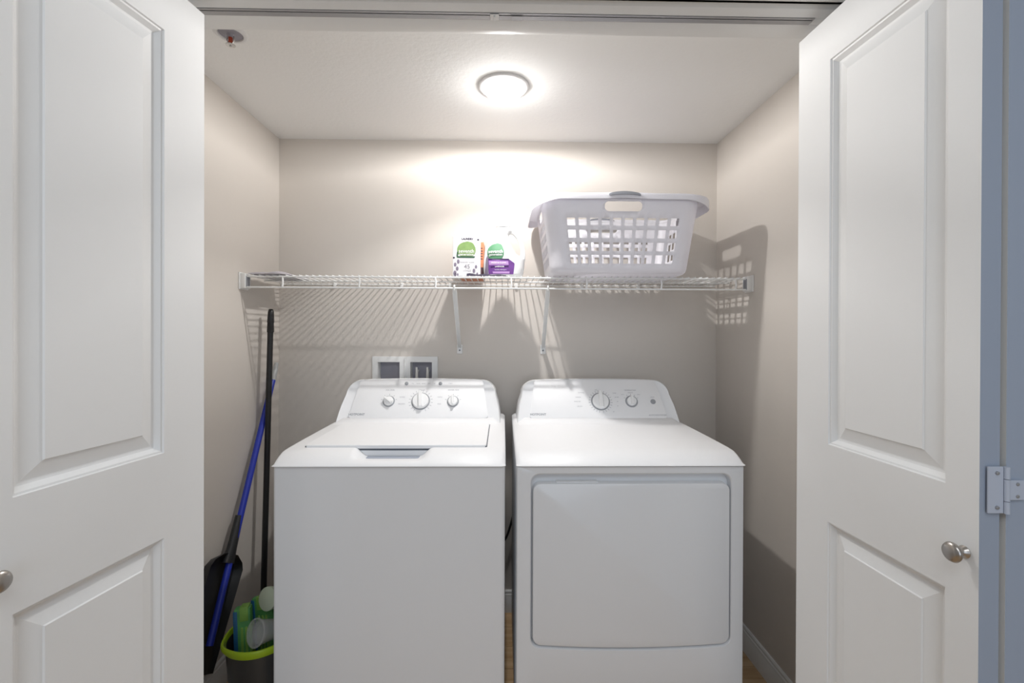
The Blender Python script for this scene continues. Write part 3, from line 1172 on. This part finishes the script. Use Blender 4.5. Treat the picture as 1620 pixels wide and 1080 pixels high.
# rim: flange swept around the top, wider and dipping at the two ends
bm = B()
loops = []
for p in per[::1]:
    x0, y0, _ = per_pt(p, BZ1)
    rx, ry = (x0 - BKX), (y0 - BKY)
    endw = max(0.0, (abs(rx) - 0.22) / 0.076)
    endw = min(1, endw)
    # outward direction
    if p[0] == 's':
        o2 = ((0, -1), (1, 0), (0, 1), (-1, 0))[p[1]]
    else:
        a = R((-90, 0, 90, 180)[p[1]] + 90 * p[2])
        o2 = (math.cos(a), math.sin(a))
    wf = 0.012 + 0.028 * endw * abs(o2[0])
    dip = 0.014 * endw * (0.4 + 0.6 * abs(o2[0]))
    bul = 0.004 * math.exp(-(rx / 0.07) ** 2) if abs(o2[1]) > 0.9 else 0
    zt = BZ1 + 0.007 - dip * 0.5 + bul
    sk = 0.016 + 0.020 * endw * abs(o2[0])
    pr = [(-0.003, -0.010), (-0.003, 0.004), (0.001, 0.007), (wf * 0.5, 0.0075), (wf - 0.003, 0.005), (wf, 0.0), (wf + 0.0015, -sk), (wf - 0.0015, -sk), (wf - 0.003, -0.003), (wf * 0.5, 0.003), (0.0005, 0.002), (0.0005, -0.010)]
    loops.append([(x0 + o2[0] * a, y0 + o2[1] * a, zt + b) for a, b in pr])
loops.append(loops[0])
rings(bm, loops, False, False)
bmesh.ops.remove_doubles(bm, verts=bm.verts, dist=0.0001)
obj('rim', bm, M['basket'], t, 50)
for sg in (-1, 1):
    bm = B()
    lp = []
    for i in range(17):
        x = -0.058 + 0.116 * i / 16
        q = 1 - (x / 0.058) ** 2
        yy = BKY + sg * (0.199 + 0.006)
        zz = BZ1 + 0.009 + 0.010 * q ** 0.7
        th = 0.003 + 0.004 * q
        lp.append([(BKX + x, yy - sg * 0.012, zz - th), (BKX + x, yy - sg * 0.012, zz), (BKX + x, yy, zz + 0.002), (BKX + x, yy + sg * 0.009, zz), (BKX + x, yy + sg * 0.011, zz - th - 0.004), (BKX + x, yy, zz - th - 0.001)])
    rings(bm, lp)
    obj('grip', bm, M['grip'], t, 50)

# ------------------------------------------------------------------ detergent jug
JX, JY = 0.0, 1.915
JZ = DECK
JD = 0.052
t = thing('detergent_jug', 'white detergent jug with green leaf and purple label, handle at right', 'jug', (JX, JY, JZ))
# (z, left, right) silhouette of the body, handle hole left out
sil = [(0.000, -0.069, 0.070), (0.004, -0.074, 0.076), (0.012, -0.077, 0.081), (0.035, -0.080, 0.086), (0.065, -0.080, 0.088), (0.078, -0.079, 0.0875), (0.086, -0.078, 0.070), (0.094, -0.077, 0.055), (0.112, -0.074, 0.043),
       (0.135, -0.066, 0.032), (0.155, -0.056, 0.025), (0.172, -0.047, 0.022), (0.184, -0.040, 0.030), (0.191, -0.036, 0.038), (0.198, -0.031, 0.031), (0.206, -0.026, 0.026), (0.210, -0.025, 0.025)]


def jug_w(z):
    for (a, l0, r0), (b, l1, r1) in zip(sil[:-1], sil[1:]):
        if a <= z <= b:
            k = (z - a) / (b - a)
            return l0 + (l1 - l0) * k, r0 + (r1 - r0) * k
    return sil[-1][1:]


def jug_d(z):
    k = max(0, (z - 0.10) / 0.11)
    e = 1 - 0.10 * max(0, (0.010 - z) / 0.010)
    return (JD * (1 - k) + 0.024 * k) * e


def jug_front(x, z, off=0.0):
    l, r = jug_w(z)
    c, h = (l + r) / 2, (r - l) / 2
    q = min(0.999, abs(x - c) / h)
    return (JX + x, JY - jug_d(z) * (1 - q ** 2.6) ** (1 / 2.6) - off, JZ + z)


bm = B()
loops = []
for z, l, r in sil:
    c, h, dp = (l + r) / 2, (r - l) / 2, jug_d(z)
    lp = []
    for k in range(40):
        a = 2 * PI * k / 40
        ca, sa = math.cos(a), math.sin(a)
        e = 2 / 2.6
        lp.append((JX + c + h * abs(ca) ** e * (1 if ca > 0 else -1), JY + dp * abs(sa) ** e * (1 if sa > 0 else -1), JZ + z))
    loops.append(lp)
rings(bm, loops)
add_tube(bm, [(JX + a, JY, JZ + b) for a, b in ((0.018, 0.186), (0.034, 0.189), (0.049, 0.181), (0.063, 0.163), (0.074, 0.141), (0.080, 0.115), (0.081, 0.093), (0.077, 0.070))],
         [0.009, 0.0105, 0.0105, 0.0095, 0.009, 0.0095, 0.011, 0.013], 16)
o = obj('body', bm, M['jug'], t, 60)
md = o.modifiers.new('fuse', 'REMESH')
md.mode = 'VOXEL'
md.voxel_size = 0.0022
md.use_smooth_shade = True
md = o.modifiers.new('soft', 'SMOOTH')
md.iterations = 6
bm = B()
add_lathe(bm, (JX, JY, JZ + 0.205), (0, 0, 1), [(0.026, 0), (0.029, 0.002), (0.029, 0.012), (0.0265, 0.0145), (0.016, 0.0155), (0.0145, 0.030), (0.012, 0.036), (0.006, 0.040), (0.0001, 0.041)], 32)
obj('cap', bm, M['jug'], t, 40)


def decal(bm, outline, off, fn, step=0.004):
    """outline polygon (a, b) as a fan of thin strips laid on a curved surface fn(a, b, off)"""
    zs = sorted({p[1] for p in outline})
    z0, z1 = zs[0], zs[-1]
    n = max(2, int((z1 - z0) / step))
    prev = None
    m = 14
    for i in range(n + 1):
        z = z0 + (z1 - z0) * (0.001 + 0.998 * i / n)
        xs = []
        for (xa, za), (xb, zb) in zip(outline, outline[1:] + outline[:1]):
            if (za <= z < zb) or (zb <= z < za):
                xs.append(xa + (xb - xa) * (z - za) / (zb - za))
        if len(xs) < 2:
            continue
        a, b = min(xs), max(xs)
        rowv = [bm.verts.new(fn(a + (b - a) * k / m, z, off)) for k in range(m + 1)]
        if prev:
            for k in range(m):
                bm.faces.new((prev[k], prev[k + 1], rowv[k + 1], rowv[k]))
        prev = rowv


def leaf_outline(cx, cz, w, h, tip=0.35):
    P = []
    for i in range(28):
        a = 2 * PI * i / 28 - PI / 2
        x, z = math.cos(a), math.sin(a)
        z = max(z, -0.72)
        if z > 0.55:
            x = x + tip * (z - 0.55)
        P.append((cx + x * w, cz + z * h))
    return P


def jf(a, b, off=0.0):
    return jug_front(a, b, off)


bm = B(); decal(bm, leaf_outline(-0.030, 0.098, 0.034, 0.037, 0.5), 0.0012, jf); obj('label_leaf', bm, M['leaf'], t, 60, recalc=False)
bm = B(); decal(bm, [(-0.075, 0.008), (-0.069, 0.075), (-0.060, 0.088), (-0.056, 0.072), (-0.060, 0.008)], 0.0011, jf); obj('label_side', bm, M['greylab'], t, 60, recalc=False)
bm = B(); decal(bm, [(-0.058, 0.010), (-0.060, 0.071), (0.024, 0.069), (0.046, 0.054), (0.041, 0.010)], 0.0013, jf); obj('label_panel', bm, M['purple'], t, 60, recalc=False)
bm = B(); decal(bm, [(-0.058, 0.068), (-0.060, 0.074), (0.022, 0.072), (0.026, 0.067)], 0.0017, jf, 0.002)
decal(bm, [(-0.050, 0.035), (-0.050, 0.044), (0.022, 0.045), (0.022, 0.037)], 0.0017, jf, 0.002); obj('label_band', bm, M['dpurple'], t, 60, recalc=False)
bm = B(); decal(bm, [(-0.056, 0.047), (-0.057, 0.064), (0.020, 0.063), (0.022, 0.047)], 0.0017, jf, 0.002)
decal(bm, [(-0.040, 0.013), (-0.042, 0.021), (0.026, 0.021), (0.025, 0.013)], 0.0017, jf, 0.002); obj('label_stripe', bm, M['lilac'], t, 60, recalc=False)
bm = B()
add_text(bm, 'seventh', 0.019, lambda a, b: jf(-0.030 + a, 0.100 + b, 0.0024), bold=0.0004)
add_text(bm, 'generation', 0.0125, lambda a, b: jf(-0.030 + a, 0.088 + b, 0.0024), bold=0.0003)
add_text(bm, 'FRESH & CLEAN', 0.0085, lambda a, b: jf(-0.018 + a, 0.0555 + b, 0.0028), bold=0.0002)
add_text(bm, 'LAVENDER', 0.0075, lambda a, b: jf(-0.014 + a, 0.040 + b, 0.0028), bold=0.0002)
add_text(bm, 'laundry detergent', 0.0065, lambda a, b: jf(-0.010 + a, 0.028 + b, 0.0028))
obj('label_lettering', bm, M['card'], t, 0, recalc=False)['kind'] = 'stuff'

# ------------------------------------------------------------------ detergent box
BXx, BXy = -0.1455, 1.885
bw, bh, bd = 0.109, 0.160, 0.060
t = thing('detergent_box', 'white upright detergent carton with a green leaf emblem and purple sprigs', 'carton', (BXx, BXy, DECK))
rotb = R(2.0)


def bf(a, b, off=0.0):
    """front of the carton: a across, b up"""
    x, y = a, -bd / 2 - off
    return Vector((BXx + x * math.cos(rotb) - y * math.sin(rotb), BXy + x * math.sin(rotb) + y * math.cos(rotb), DECK + b))


bm = B()
add_box(bm, -bw / 2, bw / 2, -bd / 2, bd / 2, 0, bh, 0.001, 1)
bm.transform(Matrix.Translation((BXx, BXy, DECK)) @ Matrix.Rotation(rotb, 4, 'Z'))
obj('carton', bm, M['card'], t, 20)
bm = B(); decal(bm, leaf_outline(-0.001, 0.104, 0.037, 0.034, 0.3), 0.0006, bf); obj('emblem_leaf', bm, M['leaf2'], t, 0)
bm = B(); decal(bm, [(-0.038, 0.073), (-0.040, 0.079), (0.034, 0.079), (0.030, 0.073)], 0.0008, bf, 0.003)
decal(bm, [(-0.040, 0.079), (-0.038, 0.097), (-0.033, 0.099), (-0.034, 0.079)], 0.0009, bf, 0.003); obj('emblem_band', bm, M['leafdk'], t, 0)
bm = B()
add_text(bm, 'seventh', 0.020, lambda a, b: bf(-0.001 + a, 0.099 + b, 0.0012), bold=0.0003)
add_text(bm, 'generation', 0.0135, lambda a, b: bf(-0.001 + a, 0.086 + b, 0.0012), bold=0.0002)
obj('emblem_lettering', bm, M['card'], t, 0)['kind'] = 'stuff'
bm = B()
add_text(bm, 'LAUNDRY', 0.010, lambda a, b: bf(0.003 + a, 0.1475 + b, 0.0008), bold=0.0005)
for a, b, r in ((0.045, 0.145, 0.004), (-0.050, 0.073, 0.004)):
    decal(bm, [(a + r * math.cos(2 * PI * i / 12), b + r * math.sin(2 * PI * i / 12)) for i in range(12)], 0.0008, bf, 0.002)
obj('heading_lettering', bm, M['ink'], t, 0)['kind'] = 'stuff'
bm = B()
add_text(bm, 'lavender scent', 0.0095, lambda a, b: bf(0.002 + a, 0.056 + b, 0.0008))
add_text(bm, '45', 0.024, lambda a, b: bf(0.002 + a, 0.038 + b, 0.0008))
add_text(bm, 'LOADS', 0.010, lambda a, b: bf(0.002 + a, 0.022 + b, 0.0008))
obj('small_lettering', bm, M['inkmid'], t, 0)['kind'] = 'stuff'
bm = B()
for a, b, s in ((-0.033, 0.058, 1.2), (-0.045, 0.046, 1.1), (-0.037, 0.030, 1.2), (-0.046, 0.012, 1.4), (-0.035, 0.006, 0.8), (0.037, 0.038, 1.0), (0.029, 0.022, 1.2), (0.042, 0.010, 0.8), (-0.044, 0.006, 1.0)):
    decal(bm, [(a + s * 0.0045 * math.cos(2 * PI * i / 12), b + s * 0.0075 * math.sin(2 * PI * i / 12)) for i in range(12)], 0.0007, bf, 0.002)
obj('sprig_print', bm, M['greylab'], t, 0)['kind'] = 'stuff'

# orange carton lying behind the white one, its end showing beside it
OXx, OYy = -0.102, 2.015
t = thing('orange_carton', 'orange and dark brown carton between the white carton and the jug', 'carton', (OXx, OYy, DECK))
bm = B()
add_box(bm, OXx - 0.075, OXx + 0.022, OYy - 0.075, OYy + 0.06, DECK + 0.046, DECK + 0.152, 0.002, 2)
obj('carton', bm, M['orange'], t, 20)
bm = B()
add_box(bm, OXx - 0.0745, OXx + 0.0215, OYy - 0.0745, OYy + 0.0595, DECK + 0.004, DECK + 0.046, 0.001, 1)
obj('lower_band', bm, M['brown'], t, 20)
bm = B()
add_box(bm, OXx - 0.074, OXx + 0.021, OYy - 0.074, OYy + 0.059, DECK + 0.0005, DECK + 0.004)
obj('carton_base', bm, M['orange'], t, 20)
bm = B()
for k in range(5):
    zz = DECK + 0.080 + k * 0.011
    add_box(bm, OXx - 0.040, OXx + 0.017, OYy - 0.0756, OYy - 0.0749, zz, zz + 0.004)
obj('carton_print', bm, M['brown'], t, 0)['kind'] = 'stuff'

# dark sachet lying along the front edge of the shelf
bm = B()
lp = []
for i in range(15):
    s = i / 14
    x = -0.143 + 0.155 * s
    h = 0.0095 * (1 - 0.6 * s) * (0.75 + 0.25 * math.sin(17 * s)) + 0.0012
    w = 0.008 - 0.003 * s
    lp.append([(x, 1.8415 - w * 0.6, DECK + 0.0003), (x, 1.8415 + w * 0.6, DECK + 0.0003), (x, 1.8415 + w * 0.4, DECK + h), (x, 1.8415 - w * 0.4, DECK + h)])
rings(bm, lp)
o = obj('dark_sachet', bm, M['ink'], None, 40, origin=(-0.06, 1.8415, DECK))
o['label'] = 'slim dark sachet lying on the shelf front edge before the carton and jug'
o['category'] = 'sachet'

# ------------------------------------------------------------------ dustpan with a blue pole, against the left wall
HT = Vector((-0.996, 2.082, 1.140))
HB = Vector((-0.965, 1.560, 0.240))
hd = (HB - HT).normalized()


def hp(s):
    return HT + hd * s


HLEN = (HB - HT).length
t = thing('dustpan', 'black upright dustpan on a long blue pole leaning against the left wall', 'dustpan', (-0.96, 1.56, 0.02))
bm = B()
add_tube(bm, [hp(0.080), hp(HLEN)], 0.0115, 18)
obj('pole', bm, M['blue'], t, 60)
bm = B()
add_tube(bm, [hp(0), hp(0.004), hp(0.03), hp(0.080), hp(0.084)], [0.006, 0.0085, 0.0105, 0.0128, 0.0125], 18)
cp = obj('pole_cap', bm, M['greycap'], t, 60)
bm = B()
add_tube(bm, [hp(-0.0012), hp(0.002)], 0.0042, 12)
obj('hang_hole', bm, M['dark'], cp, 60)
# frame of the pan: axis hd, across, out of the wall
ac = Vector((0, -hd.z, hd.y)).normalized()
if ac.y < 0:
    ac = -ac
ow = hd.cross(ac).normalized()
if ow.x < 0:
    ow = -ow
S0 = 0.635
bm = B()
secs = [(S0, 0.0155, 0.014), (S0 + 0.10, 0.019, 0.016), (S0 + 0.16, 0.030, 0.016)]
lps = []
for s, w, h in secs:
    c = hp(s)
    lps.append([c + ac * w * math.cos(a) + ow * (h * math.sin(a) - 0.004) for a in (2 * PI * k / 16 for k in range(16)) if True])
rings(bm, lps)
obj('sleeve', bm, M['pan'], t, 50)
bm = B()


def pan_w(k):
    # half widths along the pan, k 0..1
    if k < 0.12:
        return 0.045 + 0.066 * math.sin(k / 0.12 * PI / 2)
    return 0.111 - 0.004 * (k - 0.12)


NK, NA = 16, 14
top, bot = {}, {}
PLN = 0.36
for i in range(NK + 1):
    k = i / NK
    c = hp(S0 + 0.13 + PLN * k)
    w = pan_w(k)
    for j in range(NA + 1):
        q = -1 + 2 * j / NA
        lip = 0.030 * max(0, (abs(q) - 0.86) / 0.14) ** 0.7 * (1 - 0.8 * k)
        back = 0.030 * max(0, 1 - k / 0.08)
        z = -0.034 + max(lip, back)
        p = c + ac * (q * w) + ow * (z + 0.006)
        top[i, j] = bm.verts.new(p)
        bot[i, j] = bm.verts.new(p - ow * 0.003)
for i in range(NK):
    for j in range(NA):
        bm.faces.new((top[i, j], top[i + 1, j], top[i + 1, j + 1], top[i, j + 1]))
        bm.faces.new((bot[i, j], bot[i, j + 1], bot[i + 1, j + 1], bot[i + 1, j]))
for i in range(NK):
    for j in (0, NA):
        bm.faces.new((top[i, j], top[i + 1, j], bot[i + 1, j], bot[i, j]))
for j in range(NA):
    for i in (0, NK):
        bm.faces.new((top[i, j], top[i, j + 1], bot[i, j + 1], bot[i, j]))
obj('pan', bm, M['pan'], t, 50)

# ------------------------------------------------------------------ black broom stick standing in the bucket
K0 = Vector((-0.9655, 1.967, 1.372))
K1 = Vector((-0.9585, 1.885, 0.012))
kd = (K1 - K0).normalized()
t = thing('broom', 'black broom stick standing upright in the left back corner', 'broom', tuple(K1))
bm = B()
add_tube(bm, [K0 + kd * 0.085, K1 - kd * 0.14], 0.0112, 18)
obj('stick', bm, M['black'], t, 60)
bm = B()
add_tube(bm, [K0, K0 + kd * 0.003, K0 + kd * 0.012, K0 + kd * 0.055, K0 + kd * 0.058, K0 + kd * 0.095, K0 + kd * 0.098],
         [0.006, 0.009, 0.0115, 0.0135, 0.0125, 0.0135, 0.0118], 18)
obj('grip_end', bm, M['black'], t, 50)
bm = B()
c = K1 - kd * 0.14
lps = []
for h, w, dp in ((0, 0.014, 0.014), (0.035, 0.03, 0.02), (0.06, 0.085, 0.025), (0.095, 0.09, 0.026)):
    q = c + kd * h
    lps.append([(q.x + dp * math.cos(a), q.y + w * math.sin(a), q.z) for a in (2 * PI * i / 20 for i in range(20))])
rings(bm, lps)
obj('head_block', bm, M['black'], t, 40)
bm = B()
for i in range(12):
    for j in range(3):
        y0 = K1.y - 0.08 + 0.16 * i / 11
        x0 = K1.x + (j - 1) * 0.014
        add_tube(bm, [(x0, y0, 0.062), (x0 + (j - 1) * 0.005, y0 + (i - 5.5) * 0.0012, 0.002)], [0.0045, 0.0055], 6)
o = obj('bristles', bm, M['cord'], t, 40)
o['kind'] = 'stuff'

# ------------------------------------------------------------------ bucket
UX, UY, UZ = -0.793, 1.560, 0.290
t = thing('bucket', 'smoky grey bucket with a lime green rim and pouring lip', 'bucket', (UX, UY, 0))


def bl(r, z, n=48, spout=0.0):
    o = []
    for k in range(n):
        a = 2 * PI * k / n
        da = (a - R(222) + PI) % (2 * PI) - PI
        rr_ = r * (1 + spout * math.exp(-(da / 0.30) ** 2))
        o.append((UX + rr_ * 0.98 * math.cos(a), UY + rr_ * 1.02 * math.sin(a), z))
    return o


bm = B()
rings(bm, [bl(0.082, 0.0005), bl(0.086, 0.004), bl(0.106, UZ - 0.02), bl(0.107, UZ - 0.004, spout=0.03), bl(0.104, UZ - 0.004, spout=0.03), bl(0.103, UZ - 0.02), bl(0.083, 0.006)])
obj('pail', bm, M['smoke'], t, 40)
bm = B()
rings(bm, [bl(0.1060, UZ - 0.020), bl(0.1100, UZ - 0.021, spout=0.02), bl(0.1130, UZ - 0.012, spout=0.05), bl(0.1130, UZ - 0.002, spout=0.06), bl(0.1110, UZ + 0.002, spout=0.06),
           bl(0.1060, UZ + 0.002, spout=0.06), bl(0.1035, UZ - 0.003, spout=0.05), bl(0.1032, UZ - 0.015)], False, False)
rm = obj('rim', bm, M['lime'], t, 40)


def oriented_box(bm, c, dims, rz, rx=0.0, ry=0.0, bev=0.003):
    b2 = B()
    add_box(b2, -dims[0] / 2, dims[0] / 2, -dims[1] / 2, dims[1] / 2, 0, dims[2], bev, 2)
    b2.transform(Matrix.Translation(c) @ Matrix.Rotation(rz, 4, 'Z') @ Matrix.Rotation(rx, 4, 'X') @ Matrix.Rotation(ry, 4, 'Y'))
    me = bpy.data.meshes.new('tmp')
    b2.to_mesh(me); b2.free()
    bm.from_mesh(me)
    bpy.data.meshes.remove(me)


def sponge_pack(c, dims, rz, rx, ry, label):
    t = thing('sponge_pack', label, 'package', c, 'sponge packs in the bucket')
    bm = B(); oriented_box(bm, c, dims, rz, rx, ry, 0.006); obj('wrapper', bm, M['green'], t, 40)
    mtx = Matrix.Translation(c) @ Matrix.Rotation(rz, 4, 'Z') @ Matrix.Rotation(rx, 4, 'X') @ Matrix.Rotation(ry, 4, 'Y')
    bm = B()
    add_box(bm, -dims[0] / 2 - 0.002, -dims[0] / 2 + 0.012, -dims[1] / 2 - 0.001, dims[1] / 2 + 0.001, 0.004, dims[2] - 0.006, 0.003, 2)
    bm.transform(mtx); obj('blue_edge', bm, M['bluecard'], t, 40)
    bm = B()
    add_box(bm, -dims[0] / 2 + 0.018, dims[0] / 2 - 0.006, -dims[1] / 2 - 0.0016, dims[1] / 2 + 0.0016, dims[2] * 0.86, dims[2] * 1.012, 0.002, 2)
    bm.transform(mtx); obj('card_header', bm, M['greenlt'], t, 40)
    bm = B()
    for k in range(3):
        add_box(bm, -dims[0] / 2 + 0.020 + k * 0.013, -dims[0] / 2 + 0.028 + k * 0.013, -dims[1] / 2 - 0.0025, dims[1] / 2, dims[2] * 0.2, dims[2] * 0.80, 0.002, 1)
    bm.transform(mtx); obj('sponge', bm, M['greenlt'], t, 40)


sponge_pack((-0.843, 1.555, 0.070), (0.050, 0.034, 0.292), R(14), R(-5), R(-3), 'upright green sponge pack with a blue edge at the left of the bucket')
sponge_pack((-0.790, 1.606, 0.085), (0.072, 0.024, 0.285), R(-6), R(-3), R(-7), 'green sponge pack tilted at the back of the bucket')
# clear plastic cup lying tilted on the packs
t = thing('plastic_cup', 'clear plastic cup lying tilted in the front of the bucket', 'cup', (-0.77, 1.49, 0.28))
ax = Vector((-0.45, -0.80, 0.32)).normalized()
cc = Vector((-0.768, 1.478, 0.335))
bm = B()
add_lathe(bm, cc - ax * 0.075, ax, [(0.026, 0), (0.028, 0.002), (0.038, 0.075), (0.0415, 0.077), (0.0415, 0.0795), (0.037, 0.080), (0.0265, 0.004), (0.0001, 0.003)], 36)
obj('wall', bm, M['clear'], t, 40)
bm = B()
add_lathe(bm, cc - ax * 0.012, ax, [(0.0345, 0), (0.0345, 0.002), (0.022, 0.004), (0.020, 0.001), (0.010, 0.002), (0.0001, 0.001)], 32)
obj('inner_lid', bm, M['clear'], t, 40)
t = thing('plastic_tub', 'pale green round plastic tub at the top right of the bucket', 'tub', (-0.76, 1.58, 0.32))
ax = Vector((-0.35, -0.85, 0.25)).normalized()
cc = Vector((-0.772, 1.555, 0.398))
bm = B()
add_lathe(bm, cc - ax * 0.085, ax, [(0.026, 0), (0.030, 0.004), (0.034, 0.080), (0.034, 0.085), (0.029, 0.087), (0.0001, 0.086)], 32)
obj('tub_body', bm, M['palegreen'], t, 40)
bm = B()
add_lathe(bm, cc, ax, [(0.0362, -0.008), (0.0362, 0.003), (0.033, 0.005), (0.0001, 0.0055)], 32)
obj('tub_lid', bm, M['palegreen'], t, 40)
